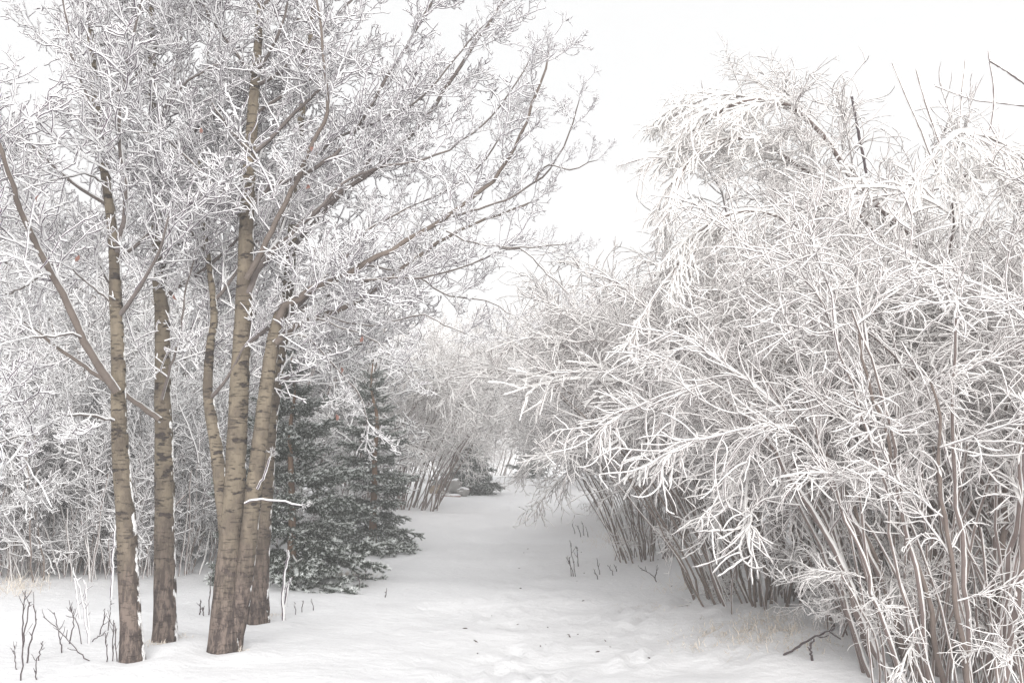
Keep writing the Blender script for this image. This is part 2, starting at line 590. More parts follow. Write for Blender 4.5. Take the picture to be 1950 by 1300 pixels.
def plume_spray(e, g, mat):
    d = np.array([[math.cos(e), 0, math.sin(e)]])
    A = grow(np.zeros((1, 3)), d, np.array([1.5]), 22, up=-0.035, wig=0.03, g=g)
    parts = [tubes(A, rad(1, 22, 0.026, 0.020, 0.6), 6, 0.22, g)]
    S, D, t = children(A, 11, 0.03, 0.95, 10, 34, g)
    L = g.uniform(0.4, 1.0, len(S)) * (1.1 - 0.5 * t)
    T = grow(S, D, L, 28, up=-0.024, wig=0.055, g=g)
    parts.append(tubes(T, rad(len(S), 28, 0.021, 0.014, 0.55), 6, 0.34, g))
    S, D, t = children(T, 3, 0.05, 0.95, 18, 55, g)
    U = grow(S, D, g.uniform(0.08, 0.4, len(S)), 14, up=-0.015, wig=0.09, g=g)
    parts.append(tubes(U, rad(len(S), 14, 0.014, 0.011, 0.55), 5, 0.36, g))
    V, F = join(parts)
    return mesh_from('twig_spray', V, F, mat)


ELEV = [-35, -5, 22, 48, 74]
for kind, fn, mat in (('aspen', aspen_spray, m_aspen_twig), ('willow', willow_spray, m_willow_twig)):
    g = np.random.default_rng(3 if kind == 'aspen' else 4)
    SPRAYS[kind] = {e: [fn(R(e), g, mat) for _ in range(3)] for e in ELEV}
g = np.random.default_rng(18)
SPRAYS['plume'] = {e: [plume_spray(R(e), g, m_plume) for _ in range(2)] for e in ELEV}
g = np.random.default_rng(8)
SPRAYS['sapling'] = {e: [aspen_spray(R(e), g, m_thicket_twig, 14, 4) for _ in range(2)] for e in ELEV}


def put_spray(parent, pos, d, scale, kind):
    d = Vector(d).normalized()
    el = math.degrees(math.asin(max(-1, min(1, d.z))))
    e = min(ELEV, key=lambda k: abs(k - el))
    me = rnd.choice(SPRAYS[kind][e])
    az = math.atan2(d.y, d.x)
    delta = R(el - e)
    M = (Matrix.Translation(Vector(pos) - parent.location) @ Matrix.Rotation(az, 4, 'Z')
         @ Matrix.Rotation(-delta, 4, 'Y') @ Matrix.Scale(scale, 4))
    if rnd.random() < 0.5:
        M = M @ Matrix.Scale(-1, 4, Vector((0, 1, 0)))
    o = bpy.data.objects.new('twig_spray', me)
    link(o, parent)
    o.matrix_basis = M
    return o


def line_part(parent, name, P, radii, K, mat, jit=0.05):
    """one tube along world points P, as a part of parent (object space at the parent's base)"""
    P = np.array(P, float) - np.array(parent.location)
    V, F = tubes(P[None], np.array(radii)[None], K, jit)
    o = bpy.data.objects.new(name, mesh_from(name, V, F, mat))
    return link(o, parent)


def along(P, s):
    f = s * (len(P) - 1)
    i = min(int(f), len(P) - 2)
    t = f - i
    return P[i] * (1 - t) + P[i + 1] * t, unit(P[i + 1] - P[i])


def dress(parent, P, per_m, kind, s0, s1, amin, amax, sc0, sc1, up=0.15, tipspray=True):
    """sprays along a limb"""
    Ltot = float(np.sum(np.linalg.norm(np.diff(P, axis=0), axis=1)))
    n = max(1, int(0.85 * per_m * Ltot * (s1 - s0)))
    for k in range(n):
        s = s0 + (s1 - s0) * (k + rnd.random()) / n
        p, t = along(P, s)
        q = Vector(t).cross(Vector((rnd.gauss(0, 1), rnd.gauss(0, 1), rnd.gauss(0, 1)))).normalized()
        a = R(rnd.uniform(amin, amax))
        d = Vector(t) * math.cos(a) + q * math.sin(a) + Vector((0, 0, up))
        put_spray(parent, p, d, rnd.uniform(sc0, sc1) * (1.1 - 0.35 * s), kind)
    if tipspray:
        p, t = along(P, 0.97)
        put_spray(parent, p, Vector(t), sc0, kind)


# ------------------------------------------------------------------ aspens
def trace(pts, D0, D1, N):
    """pixels -> world points, depth running from D0 to D1 (or given per point)"""
    n = len(pts)
    W = [at(p[0], p[1], p[2] if len(p) > 2 else D0 + (D1 - D0) * i / (n - 1)) for i, p in enumerate(pts)]
    return catmull(W, N)


def trunk(parent, pts, widths, D0, D1, N=44, K=14):
    P = trace(pts, D0, D1, N)
    gpos = parent.location
    wpx = np.interp(np.linspace(0, 1, N), np.linspace(0, 1, len(widths)), widths)
    rr = wpx * P[:, 1] / FPX / 2
    rr[:2] *= (1.22, 1.06)                       # root flare
    P[0, 2] -= 0.12
    line_part(parent, 'trunk', P, rr, K, m_trunk, 0.055)
    return P


def limb(parent, pts, w0, w1, D0, D1, N=22, per_m=8, kind='aspen', sc0=0.5, sc1=0.95, s0=0.15, amin=25, amax=80, mat=None):
    P = trace(pts, D0, D1, N)
    P[1:-1] += rng.normal(0, 0.006, P[1:-1].shape)
    rr = 0.8 * np.linspace(w0, w1, N) * P[:, 1] / FPX / 2
    rr[-1] *= 0.5
    line_part(parent, 'limb', P, rr, 9, mat or m_limb, 0.06)
    dress(parent, P, per_m, kind, s0, 1.0, amin, amax, sc0, sc1)
    return P


def auto_limbs(parent, P, s0, s1, n, Lmin, Lmax, kind='aspen', per_m=7, elev=(15, 60), az=None, sc0=0.5, sc1=0.95):
    """unseen-in-detail limbs filling the crown round a trunk"""
    for k in range(n):
        s = s0 + (s1 - s0) * (k + rnd.random()) / n
        p, t = along(P, s)
        a = R(az[0] + (az[1] - az[0]) * rnd.random()) if az else R(-25 + 230 * ((k * 0.618) % 1.0))   # crowded side away from the path
        e = R(rnd.uniform(*elev))
        d = np.array([[math.cos(a) * math.cos(e), math.sin(a) * math.cos(e), math.sin(e)]])
        L = rnd.uniform(Lmin, Lmax) * (1.1 - 0.5 * s)
        Q = grow(np.array([p]), d, np.array([L]), 12, up=0.04, wig=0.06)[0]
        line_part(parent, 'limb', Q, np.linspace(0.022, 0.009, 12) * (0.7 + 0.3 * L), 7, m_limb, 0.08)
        dress(parent, Q, per_m, kind, 0.12, 1.0, 25, 75, sc0, sc1)


def aspens():
    gA = ground(253, 1268)
    A = thing('aspen_tree', gA, 'slim aspen forking low, its left limb sweeping out, by the weed stalks', 'tree', 'frosted aspens')
    D = gA.y
    P = trunk(A, [(254, 1270), (247, 1150), (240, 1000), (231, 880), (226, 780), (226, 700), (224, 640), (220, 560), (219, 495),
                  (210, 400), (196, 300), (188, 240), (178, 130), (170, 40), (164, -80), (158, -220)],
              [44, 40, 36, 32, 29, 27, 26, 24, 22, 19, 18, 17, 15, 13, 10, 6], D, D + 0.5)
    limb(A, [(224, 480), (234, 430), (240, 370), (229, 290), (228, 210), (240, 140), (256, 60), (275, -20), (290, -120)], 15, 5, D + .1, D - .5)
    limb(A, [(222, 745), (190, 700), (160, 645), (128, 580), (95, 515), (70, 465), (42, 405), (26, 365), (6, 300), (-20, 230), (-60, 150)],
         22, 9, D, D - 1.2, s0=0.3, per_m=7, mat=m_limb_bare)
    limb(A, [(166, 650), (140, 636), (98, 638), (52, 642)], 9, 6, D - .2, D - .6, N=12, s0=0.6, per_m=4)
    limb(A, [(216, 800), (185, 791), (140, 789), (105, 800), (70, 820), (30, 832), (-30, 850)], 9, 5, D, D - .9)
    limb(A, [(186, 255), (168, 190), (140, 115), (126, 30), (112, -60)], 12, 5, D + .3, D, N=16)
    limb(A, [(205, 350), (160, 330), (95, 345), (30, 358), (-40, 350)], 7, 4, D + .2, D - .8)
    limb(A, [(218, 580), (170, 540), (110, 500), (60, 540), (10, 560)], 7, 4, D + .2, D + 1.0)
    auto_limbs(A, P, 0.40, 0.95, 9, 0.9, 1.7)

    gB = ground(315, 1232)
    B = thing('aspen_tree', gB, 'straight single aspen trunk standing between slim aspen and the forked clump', 'tree', 'frosted aspens')
    D = gB.y
    P = trunk(B, [(314, 1234), (314, 1120), (314, 1000), (313, 880), (310, 780), (310, 690), (309, 600), (303, 520), (300, 430),
                  (297, 340), (294, 250), (291, 160), (289, 70), (287, -40), (284, -180)],
              [45, 40, 37, 35, 32, 30, 28, 26, 24, 22, 19, 16, 13, 10, 6], D, D + 0.4)
    limb(B, [(306, 800), (270, 775), (232, 745), (190, 715), (150, 690), (105, 658), (52, 618), (0, 570)], 15, 7, D, D + 0.5, s0=0.55, per_m=6, mat=m_limb_bare)
    limb(B, [(298, 400), (288, 330), (300, 240), (330, 180), (380, 140), (430, 115)], 10, 4, D, D - .5)
    limb(B, [(296, 300), (320, 220), (335, 130), (352, 30), (365, -80)], 12, 5, D, D + .4)
    limb(B, [(308, 760), (325, 700), (345, 640), (352, 560), (372, 480)], 8, 4, D, D - .4, N=16)
    auto_limbs(B, P, 0.40, 0.95, 10, 0.9, 1.8)

    gC = ground(428, 1250)
    C = thing('aspen_tree', gC, 'thickest aspen clump with three stems leaning apart and dark furrowed foot', 'tree', 'frosted aspens')
    D = gC.y
    P = trunk(C, [(424, 1252), (430, 1150), (438, 1040), (447, 930), (452, 820), (457, 720), (463, 620), (467, 520), (470, 420),
                  (475, 320), (481, 220), (488, 130), (494, 50), (499, -40), (505, -180)],
              [56, 51, 44, 40, 37, 36, 34, 31, 28, 25, 22, 19, 16, 13, 8], D, D + 0.3, K=16)
    P2 = trunk(C, [(438, 1250), (457, 1150), (472, 1040), (484, 930), (495, 840), (507, 740), (519, 660), (532, 605), (546, 582), (566, 570)],
               [38, 36, 33, 31, 29, 28, 26, 24, 21, 15], D + .05, D - .15)
    P3 = trunk(C, [(436, 1060), (424, 960), (418, 900), (412, 850), (402, 790), (396, 735), (400, 660), (408, 600), (398, 500), (385, 400), (380, 300)],
               [26, 26, 26, 25, 22, 19, 16, 14, 11, 9, 6], D + .06, D + 0.4)
    D2 = D - .15
    big = limb(C, [(530, 612), (543, 586), (562, 572), (600, 550), (650, 526), (690, 505), (760, 467), (840, 420), (900, 378), (950, 328), (985, 270), (1020, 190), (1046, 95)],
               20, 5, D2, D2 - 0.9, N=34, per_m=5, s0=0.1, amin=30, amax=80, sc0=0.35, sc1=0.7, mat=m_limb_bare)
    limb(C, [(522, 655), (560, 622), (620, 600), (680, 573), (735, 535), (790, 492), (860, 448), (940, 412), (1020, 380)], 17, 5, D2, D2 + 0.7, N=28, per_m=6, sc0=0.4, sc1=0.8, mat=m_limb_bare)
    limb(C, [(545, 578), (600, 549), (660, 537), (735, 531), (800, 528), (860, 515), (950, 480)], 9, 4, D2, D2 - 0.6, N=20, per_m=6, sc0=0.35, sc1=0.7)
    limb(C, [(845, 420), (900, 400), (960, 382), (1035, 335), (1080, 265), (1105, 185)], 7, 3, D2 - .5, D2 - .9, N=18, per_m=6, sc0=0.25, sc1=0.5)
    limb(C, [(850, 440), (905, 462), (980, 472), (1040, 468), (1090, 463)], 5, 3, D2 - .6, D2 - .9, N=14, per_m=5, sc0=0.2, sc1=0.4)
    limb(C, [(950, 472), (1000, 478), (1030, 510), (1055, 535), (1085, 562)], 4, 3, D2 - .7, D2 - .9, N=12, per_m=4, sc0=0.18, sc1=0.35)
    limb(C, [(1020, 345), (1045, 312), (1085, 325), (1138, 305)], 5, 3, D2 - .8, D2 - 1., N=10, per_m=5, sc0=0.18, sc1=0.32)
    limb(C, [(470, 530), (500, 475), (530, 415), (560, 355), (590, 280), (622, 222), (620, 150), (612, 60), (600, -40)], 16, 5, D, D - .7, N=26, per_m=6, mat=m_limb_bare)
    limb(C, [(472, 560), (500, 500), (560, 440), (640, 372), (720, 318), (790, 250), (850, 165), (900, 90), (960, 0), (1000, -70)], 17, 6, D + .1, D + .4, N=30, per_m=6, sc0=0.4, sc1=0.85)
    limb(C, [(485, 385), (520, 355), (570, 335), (630, 300), (690, 230), (760, 110), (825, 0), (860, -70)], 13, 5, D + .1, D - .5, N=26, per_m=6, sc0=0.4, sc1=0.85)
    limb(C, [(600, 405), (660, 345), (740, 315), (820, 300), (900, 255), (960, 190), (1010, 110)], 8, 3, D - .2, D - .8, N=22, per_m=9, sc0=0.3, sc1=0.6)
    limb(C, [(640, 520), (700, 440), (780, 395), (880, 345), (950, 265), (990, 200)], 7, 3, D - .3, D + .3, N=22, per_m=9, sc0=0.3, sc1=0.6)
    limb(C, [(560, 340), (640, 265), (720, 230), (800, 190), (860, 120), (930, 40)], 8, 3, D, D - .6, N=22, per_m=9, sc0=0.35, sc1=0.65)
    limb(C, [(700, 505), (780, 520), (850, 560), (920, 570), (980, 600)], 6, 3, D - .4, D - .2, N=18, per_m=7, sc0=0.25, sc1=0.5)
    limb(C, [(490, 160), (530, 140), (580, 95), (630, 45), (700, -30)], 12, 6, D + .2, D + .5, N=16)
    limb(C, [(492, 130), (520, 90), (545, 20), (560, -60)], 9, 5, D + .2, D - .3, N=14)
    limb(C, [(470, 395), (440, 380), (400, 345), (340, 285), (310, 262), (260, 250)], 7, 4, D, D - .6, N=18)
    limb(C, [(478, 290), (440, 250), (400, 180), (398, 80), (390, -20)], 9, 4, D + .1, D + .5, N=18)
    limb(C, [(560, 585), (640, 620), (700, 640), (745, 680), (780, 720)], 5, 3, D2, D2 - .5, N=16, per_m=6, sc0=0.25, sc1=0.5)
    limb(C, [(530, 640), (580, 640), (640, 700), (690, 760), (700, 810)], 6, 3, D2, D2 + .2, N=16, per_m=7, sc0=0.3, sc1=0.55)
    limb(C, [(620, 600), (700, 620), (800, 600), (850, 620), (900, 640)], 5, 3, D2, D2 - .4, N=16, per_m=5, sc0=0.25, sc1=0.5)
    auto_limbs(C, P, 0.38, 0.95, 12, 0.9, 1.9)
    auto_limbs(C, P3, 0.45, 0.95, 5, 0.5, 1.0)
    # short frosted shoots on the lower stems
    for pts in ([(466, 958), (500, 950), (545, 955), (575, 962)], [(490, 930), (505, 900), (515, 868)]):
        limb(C, pts, 6, 5, D - .12, D - .3, N=10, per_m=0, s0=0.9, sc0=0.1, sc1=0.1, mat=m_aspen_twig)

    gD = ground(490, 1182)
    E = thing('aspen_tree', gD, 'aspen standing behind the clump, half hidden, beside the dark spruces', 'tree', 'frosted aspens')
    D = gD.y
    P = trunk(E, [(490, 1184), (494, 1100), (500, 1010), (506, 920), (512, 830), (521, 750), (534, 660), (545, 590), (553, 500), (559, 420),
                  (566, 320), (575, 210), (590, 100), (600, -20), (612, -150)],
              [42, 36, 32, 30, 28, 26, 24, 22, 20, 18, 16, 14, 12, 10, 6], D, D + 0.4)
    limb(E, [(552, 480), (600, 420), (660, 360), (700, 310), (740, 240), (800, 150)], 12, 5, D, D + .6, N=20)
    limb(E, [(535, 650), (560, 665), (620, 640), (660, 660), (720, 640)], 7, 4, D, D + .4, N=16)
    auto_limbs(E, P, 0.36, 0.95, 10, 1.0, 1.9)
    # a few withered leaves left on the twigs
    for T, spots_ in ((A, [(75, 372, 7.2), (151, 486, 7.6)]), (B, [(383, 243, 8.2), (330, 560, 8.3)]),
                      (C, [(588, 352, 7.8), (596, 280, 7.8), (648, 698, 8.0), (640, 788, 8.0), (690, 640, 8.1)])):
        for x, y, d in spots_:
            c = np.array(at(x, y, d)) - np.array(T.location)
            g_ = np.random.default_rng(x)
            a, w_ = g_.normal(0, .3, 3) + np.array([0, 0, -1.0]), g_.normal(0, 1, 3)
            a = unit(a); w_ = unit(np.cross(a, w_)); q = np.cross(a, w_)
            prof = [(0, .002), (.012, .011), (.028, .016), (.045, .010), (.058, .001)]
            V = []
            for t_, h_ in prof:
                m_ = c + a * t_ + q * .010 * math.sin(t_ * 60)
                V += [m_ - w_ * h_ + q * .4 * h_, m_, m_ + w_ * h_ + q * .5 * h_]
            F = [(3 * k + j_, 3 * k + j_ + 1, 3 * k + j_ + 4, 3 * k + j_ + 3) for k in range(4) for j_ in (0, 1)]
            link(bpy.data.objects.new('leaf', mesh_from('leaf', np.array(V), np.array(F), m_leaf)), T)


aspens()

# ------------------------------------------------------------------ willows
def willow(base, label, top, n, spread, lean=(0.0, 0.0), kind='willow', sprays=70, sc0=0.7, sc1=1.1, r0=0.03, foot=0.35,
           arch=(35, 95), s0=0.38, seed=1, group='frosted willow bushes', low=0, lmin=0.65, rimed=0.5, shoots=0, plumes=0.0):
    """top: photo row that the crown reaches"""
    rs = random.Random(seed)
    W = thing('willow_bush', base, label, 'bush', group)
    ztop = at(975, top, base.y).z - base.z
    raw = []
    for k in range(n):
        az = R(137.5 * k + rs.uniform(-20, 20))
        off = foot * math.sqrt(rs.random())
        b = np.array([base.x + off * math.cos(az), base.y + off * math.sin(az), 0.0])
        b[2] = gz(b[0], b[1]) - 0.08
        h = rs.uniform(lmin, 1.0)
        th0 = R(rs.uniform(2, 14) + 10 * spread)
        th1 = R(rs.uniform(*arch)) * spread
        N = 18
        pts = [np.zeros(3)]
        hx, hy = math.cos(az), math.sin(az)
        for i in range(1, N):
            s = i / (N - 1)
            th = th0 + (th1 - th0) * s ** 1.8
            d = np.array([hx * math.sin(th) + lean[0] * (0.4 + s), hy * math.sin(th) + lean[1] * (0.4 + s), math.cos(th)])
            d = d / np.linalg.norm(d) + np.array([rs.gauss(0, .10), rs.gauss(0, .10), rs.gauss(0, .05)])
            pts.append(pts[-1] + d * h / (N - 1))
        raw.append((b, np.array(pts)))
    f = 0.2 * ztop                                   # scale until the highest stem reaches that row
    while f < 3 * ztop:
        if min(row_of(b + p[-1] * f + np.array([0, 0, 0.3 * sc1])) for b, p in raw) < top: break
        f *= 1.02
    Ps = []
    for b, p in raw:
        P = b + p * f
        r = r0 * rs.uniform(0.5, 1.15)
        line_part(W, 'stem', P, np.linspace(r, r * 0.38, len(P)), 7, m_willow_rimed if rs.random() < rimed else m_willow_stem, 0.12)
        Ps.append(P)
    for k in range(sprays):
        P = Ps[k % n]
        s = s0 + (1 - s0) * rs.random() ** 0.9
        p, t = along(P, s)
        q = Vector(t).cross(Vector((rs.gauss(0, 1), rs.gauss(0, 1), rs.gauss(0, 1)))).normalized()
        a = R(rs.uniform(10, 75))
        d = Vector(t) * math.cos(a) + q * math.sin(a) + Vector((0, 0, rs.uniform(-0.15, 0.35)))
        put_spray(W, p, d, rs.uniform(sc0, sc1), 'plume' if rs.random() < plumes else kind)
    for k in range(low):
        P = Ps[rs.randrange(n)]
        p, t = along(P, rs.uniform(0.05, 0.35))
        az = rs.uniform(0, 2 * math.pi)
        put_spray(W, p, Vector((math.cos(az), math.sin(az), rs.uniform(0.0, 0.9))), rs.uniform(0.22, 0.6) * sc1 * 1.1, kind)
    for k in range(shoots):
        az, off = rs.uniform(0, 6.28), foot * 1.25 * math.sqrt(rs.random())
        b = np.array([[base.x + off * math.cos(az), base.y + off * math.sin(az), 0.0]])
        b[0, 2] = gz(b[0, 0], b[0, 1]) - 0.05
        d = np.array([[rs.gauss(lean[0], .13), rs.gauss(0, .13), 1.0]])
        P = grow(b, d, np.array([rs.uniform(0.7, 1.9)]), 14, up=-0.01, wig=0.08)[0]
        line_part(W, 'shoot', P, np.full(14, 0.011), 5, m_willow_rimed, 0.25)
    return W


def G(x, y):
    return ground(x, y)


def spot(x, D):
    """ground point at depth D straight below photo column x"""
    p = at(x, 900, D)
    return Vector((p.x, p.y, gz(p.x, p.y)))


# right-hand side, front to back
willow(spot(1790, 7.6), 'big willow bush with thick leaning stems in the lower corner by the dry grass', 420, 36, 0.65, (-0.10, 0.02), sprays=130, sc0=0.45, sc1=0.8,
       r0=0.029, foot=0.6, rimed=0.75, seed=21, low=38, shoots=60, s0=0.42, plumes=0.0, arch=(15, 65))
willow(spot(2010, 7.9), 'willow bush at the picture edge, thick rime over upright stems', 330, 18, 0.8, (-0.10, 0), sprays=110, sc0=0.45, sc1=0.85, r0=0.027, foot=0.5, rimed=0.75, seed=22, low=34, shoots=45, s0=0.34, plumes=0.12)
willow(spot(1690, 9.2), 'white willow bush behind the thick leaning stems, rime hiding its foot', 430, 28, 0.7, (-0.05, 0), sprays=130, sc0=0.45, sc1=0.85, r0=0.024, foot=0.5, rimed=0.8, seed=23, low=36, shoots=40, s0=0.36, arch=(10, 50))
willow(G(1445, 1145), 'willow bush with fan of bare brown stems above the snow bank', 500, 64, 0.8, (-0.22, -0.03), sprays=140, sc0=0.5, sc1=0.85, r0=0.018, foot=0.65, seed=24, s0=0.60, arch=(20, 65), rimed=0.3, low=14, shoots=16)
ARCH = willow(spot(1740, 10.6), 'tall willow with white boughs arching over towards the path', 270, 20, 1.0, (-0.26, 0), sprays=130, sc0=0.6, sc1=1.0, r0=0.034, foot=0.5, seed=25, arch=(60, 120), plumes=0.35)
EDGE = willow(spot(1930, 11.5), 'tall willow at the picture edge with upright shoots on top', 240, 18, 0.65, (-0.05, 0), sprays=110, sc0=0.6, sc1=1.1, r0=0.03, foot=0.5, seed=26)
willow(G(1235, 1060), 'willow bush with thin leaning stems and light showing through its foot', 600, 46, 0.8, (-0.10, 0.0), sprays=120, sc0=0.55, sc1=0.95, r0=0.016, foot=0.5, seed=27, s0=0.50, rimed=0.35, low=12, shoots=10)
willow(spot(1450, 15.0), 'tall willow behind the brown stem fan, rounded white crown', 400, 20, 0.9, (-0.06, 0), sprays=85, sc0=0.75, sc1=1.2, r0=0.026, foot=0.5, seed=28, s0=0.2)
willow(spot(1660, 16.5), 'tall willow far behind the arching boughs, mostly hidden', 330, 16, 0.9, (0, 0), sprays=60, sc0=0.9, sc1=1.4, r0=0.03, foot=0.5, seed=29, s0=0.2)
willow(spot(1870, 17.5), 'tall willow deep behind the one with upright shoots', 300, 16, 0.9, (0, 0), sprays=60, sc0=0.9, sc1=1.4, r0=0.03, foot=0.5, seed=36, s0=0.2)
willow(spot(1250, 23.0), 'pale willow where the snowy path narrows, stems leaning over the snow', 670, 26, 0.9, (-0.06, 0), sprays=90, sc0=0.8, sc1=1.3, r0=0.020, foot=0.6, seed=30, s0=0.2, low=22)
willow(spot(1330, 21.0), 'tall pale willow standing behind the one whose foot lets light through', 500, 18, 0.9, (-0.03, 0), sprays=80, sc0=0.9, sc1=1.4, r0=0.026, foot=0.5, seed=31, s0=0.15, low=10)
willow(spot(1190, 33.0), 'hazy willow near the path end beside the small far spruce', 690, 22, 0.9, (-0.04, 0), sprays=65, sc0=1.0, sc1=1.5, r0=0.025, foot=0.8, seed=32, s0=0.12, low=20)
willow(spot(1230, 36.0), 'hazy tall willow behind the narrowing path, crown against the sky', 540, 18, 0.95, (-0.03, 0), sprays=70, sc0=1.2, sc1=1.8, r0=0.03, foot=0.8, seed=33, s0=0.15)
willow(spot(1140, 52.0), 'faint willow closing the far end of the path', 690, 16, 1.0, (-0.03, 0), sprays=45, sc0=1.4, sc1=2.0, r0=0.03, foot=1.0, seed=34, s0=0.1, low=14)

def boughs():
    # arching boughs heavy with rime, drooping towards the path
    for pts, d0, d1, w in (([(1850, 640), (1780, 500), (1700, 415), (1630, 345), (1575, 265), (1520, 210), (1460, 188), (1390, 200), (1320, 250)], 10.4, 9.6, 20),
                           ([(1790, 560), (1700, 470), (1600, 375), (1500, 300), (1420, 262), (1340, 280), (1280, 350)], 10.6, 9.4, 14),
                           ([(1700, 600), (1620, 520), (1520, 430), (1420, 400), (1330, 440), (1280, 520)], 10.3, 9.0, 12),
                           ([(1650, 400), (1600, 300), (1530, 225), (1450, 190), (1360, 180), (1310, 200)], 10.8, 10.6, 10)):
        P = trace(pts, d0, d1, 26)
        line_part(ARCH, 'bough', P, np.linspace(w, w * .4, 26) * d0 / FPX / 2, 8, m_willow_rimed, 0.12)
        for k in range(15):
            s = 0.45 + 0.55 * (k + rnd.random()) / 15
            p, t = along(P, s)
            d = Vector(t) + Vector((rnd.gauss(-.15, .25), rnd.gauss(0, .35), rnd.gauss(-.15, .25)))
            put_spray(ARCH, p, d, rnd.uniform(0.32, 0.62), 'plume')
        dress(ARCH, P, 5, 'willow', 0.1, 0.7, 20, 70, 0.4, 0.7, up=0.0, tipspray=False)
    P = trace([(1270, 300), (1230, 300), (1175, 316)], 9.3, 9.2, 10)
    line_part(ARCH, 'bough', P, np.full(10, 0.012), 6, m_willow_twig, 0.2)
    dress(ARCH, P, 14, 'willow', 0.4, 1.0, 20, 60, 0.10, 0.18, up=-0.5, tipspray=False)
    # upright shoots and one dark branch against the sky
    for pts, w, mt in (([(1790, 340), (1755, 250), (1735, 205), (1700, 120)], 8, m_plume), ([(1800, 300), (1765, 200), (1745, 132)], 9, m_plume),
                       ([(1650, 330), (1635, 255), (1622, 184)], 6, m_weed), ([(1826, 300), (1830, 200), (1838, 116)], 7, m_plume),
                       ([(1872, 300), (1893, 195), (1882, 98)], 6, m_willow_twig), ([(1990, 205), (1900, 195), (1850, 188), (1780, 163)], 6, m_willow_twig),
                       ([(1960, 165), (1925, 140), (1885, 115)], 9, m_willow_twig)):
        P = trace(pts, 9.6, 9.4, 16)
        line_part(EDGE, 'shoot', P, np.linspace(w, w * .7, 16) * 9.5 / FPX / 2, 6, mt, 0.3)
    # hanging plumes of rime in front, on a bough of the edge willow
    P = trace([(2060, 420), (1960, 310), (1890, 262), (1830, 250), (1790, 280)], 7.4, 6.6, 18)
    line_part(EDGE, 'bough', P, np.linspace(.030, .02, 18), 7, m_plume, 0.2)
    for k in range(16):
        p, t = along(P, 0.45 + 0.55 * k / 16)
        a = rnd.uniform(0, 6.28)
        put_spray(EDGE, p, Vector((math.cos(a) * .8, math.sin(a) * .5 - .2, rnd.uniform(-1.3, -.1))), rnd.uniform(0.22, 0.42), 'plume')


boughs()

# left-hand side of the path
willow(spot(760, 27.0), 'willow bush with brown stems raking over the rocks beside the path', 590, 60, 0.7, (0.26, 0), sprays=150, sc0=0.5, sc1=0.9, r0=0.024, foot=1.1, seed=41, s0=0.34, low=8, rimed=0.15, arch=(20, 70))
willow(spot(690, 26.0), 'tall willow behind the slender dark spruce', 560, 22, 0.85, (0.05, 0), sprays=75, sc0=1.0, sc1=1.5, r0=0.028, foot=0.8, seed=42, s0=0.15, low=10)
willow(spot(850, 38.0), 'willow leaning to the path behind the low bushy spruce', 590, 26, 0.9, (0.10, 0), sprays=75, sc0=1.1, sc1=1.7, r0=0.028, foot=0.9, seed=43, s0=0.12, low=14)
willow(spot(935, 55.0), 'faint hazy willow beyond the low bushy spruce', 620, 16, 1.0, (0.03, 0), sprays=45, sc0=1.5, sc1=2.0, r0=0.03, foot=1.0, seed=44, s0=0.1)
willow(spot(1000, 78.0), 'palest willow far beyond the gap at the path end', 640, 16, 1.0, (0, 0), sprays=35, sc0=2.0, sc1=2.8, r0=0.03, foot=1.5, seed=45, s0=0.05)

# ------------------------------------------------------------------ sapling thicket at the left
def thicket():
    spots = [(-30, 14.0), (50, 14.6), (120, 14.2), (190, 15.0), (275, 14.5), (350, 15.2), (10, 16.4), (150, 16.8), (330, 17.5), (420, 17.0),
             (80, 19.0), (250, 19.5), (470, 19.0), (580, 20.0)]
    how = ['sapling clump at the picture edge, dense rime down to the snow',
           'sapling clump behind the tall weed stalks, fine upright rods',
           'sapling clump between weed stalks and slim aspen, dark gaps low down',
           'sapling clump seen just beside the slim aspen, white crossing twigs',
           'sapling clump showing between the slim and the straight aspen',
           'sapling clump between the straight aspen and the clump, thin rods',
           'hidden sapling clump deep in the thicket by the picture edge',
           'sapling clump deep in the thicket behind the slim aspen',
           'sapling clump deep in the thicket behind the straight aspen',
           'sapling clump beside the broad spruce, partly behind it',
           'taller frosted sapling clump rising over the thicket edge',
           'taller frosted sapling clump rising between the aspen trunks',
           'taller frosted sapling clump rising behind the aspen clump',
           'taller frosted sapling clump rising behind the broad spruce']
    for i, (x, D) in enumerate(spots):
        tall = i >= 10
        willow(spot(x, D), how[i], 520 if tall else rnd.uniform(700, 800), 16, 0.45 if not tall else 0.6, kind='sapling', sprays=75 if not tall else 65,
               sc0=0.6 if not tall else 1.0, sc1=1.0 if not tall else 1.6, r0=0.014 if not tall else 0.024, foot=0.8, seed=60 + i, s0=0.12,
               group='frosted sapling thicket', arch=(10, 60), low=14, rimed=0.6, shoots=24 if not tall else 0)
    # taller frosted trees behind, up to the top of the picture
    tall = [(30, 21.0, 6.8, 'tall hoary tree behind the thicket at the picture edge'),
            (210, 23.0, 7.0, 'tall hoary tree behind the slim aspen'),
            (400, 22.0, 7.0, 'tall hoary tree behind the straight aspen and the clump'),
            (560, 24.0, 7.2, 'tall hoary tree behind the broad spruce'),
            (-120, 19.0, 6.5, 'tall hoary tree cut by the picture edge')]
    for i, (x, D, H, lab) in enumerate(tall):
        b = spot(x, D)
        T = thing('aspen_tree', b, lab, 'tree', 'hoary trees behind the thicket')
        pts = [np.array([b.x + rnd.gauss(0, .08) * k, b.y, b.z - .1 + H * k / 11]) for k in range(12)]
        P = catmull(pts, 24)
        line_part(T, 'trunk', P, np.linspace(0.10, 0.02, 24), 9, m_limb, 0.05)
        auto_limbs(T, P, 0.18, 0.98, 12, 1.6, 3.2, per_m=3.2, sc0=0.9, sc1=1.5)


thicket()

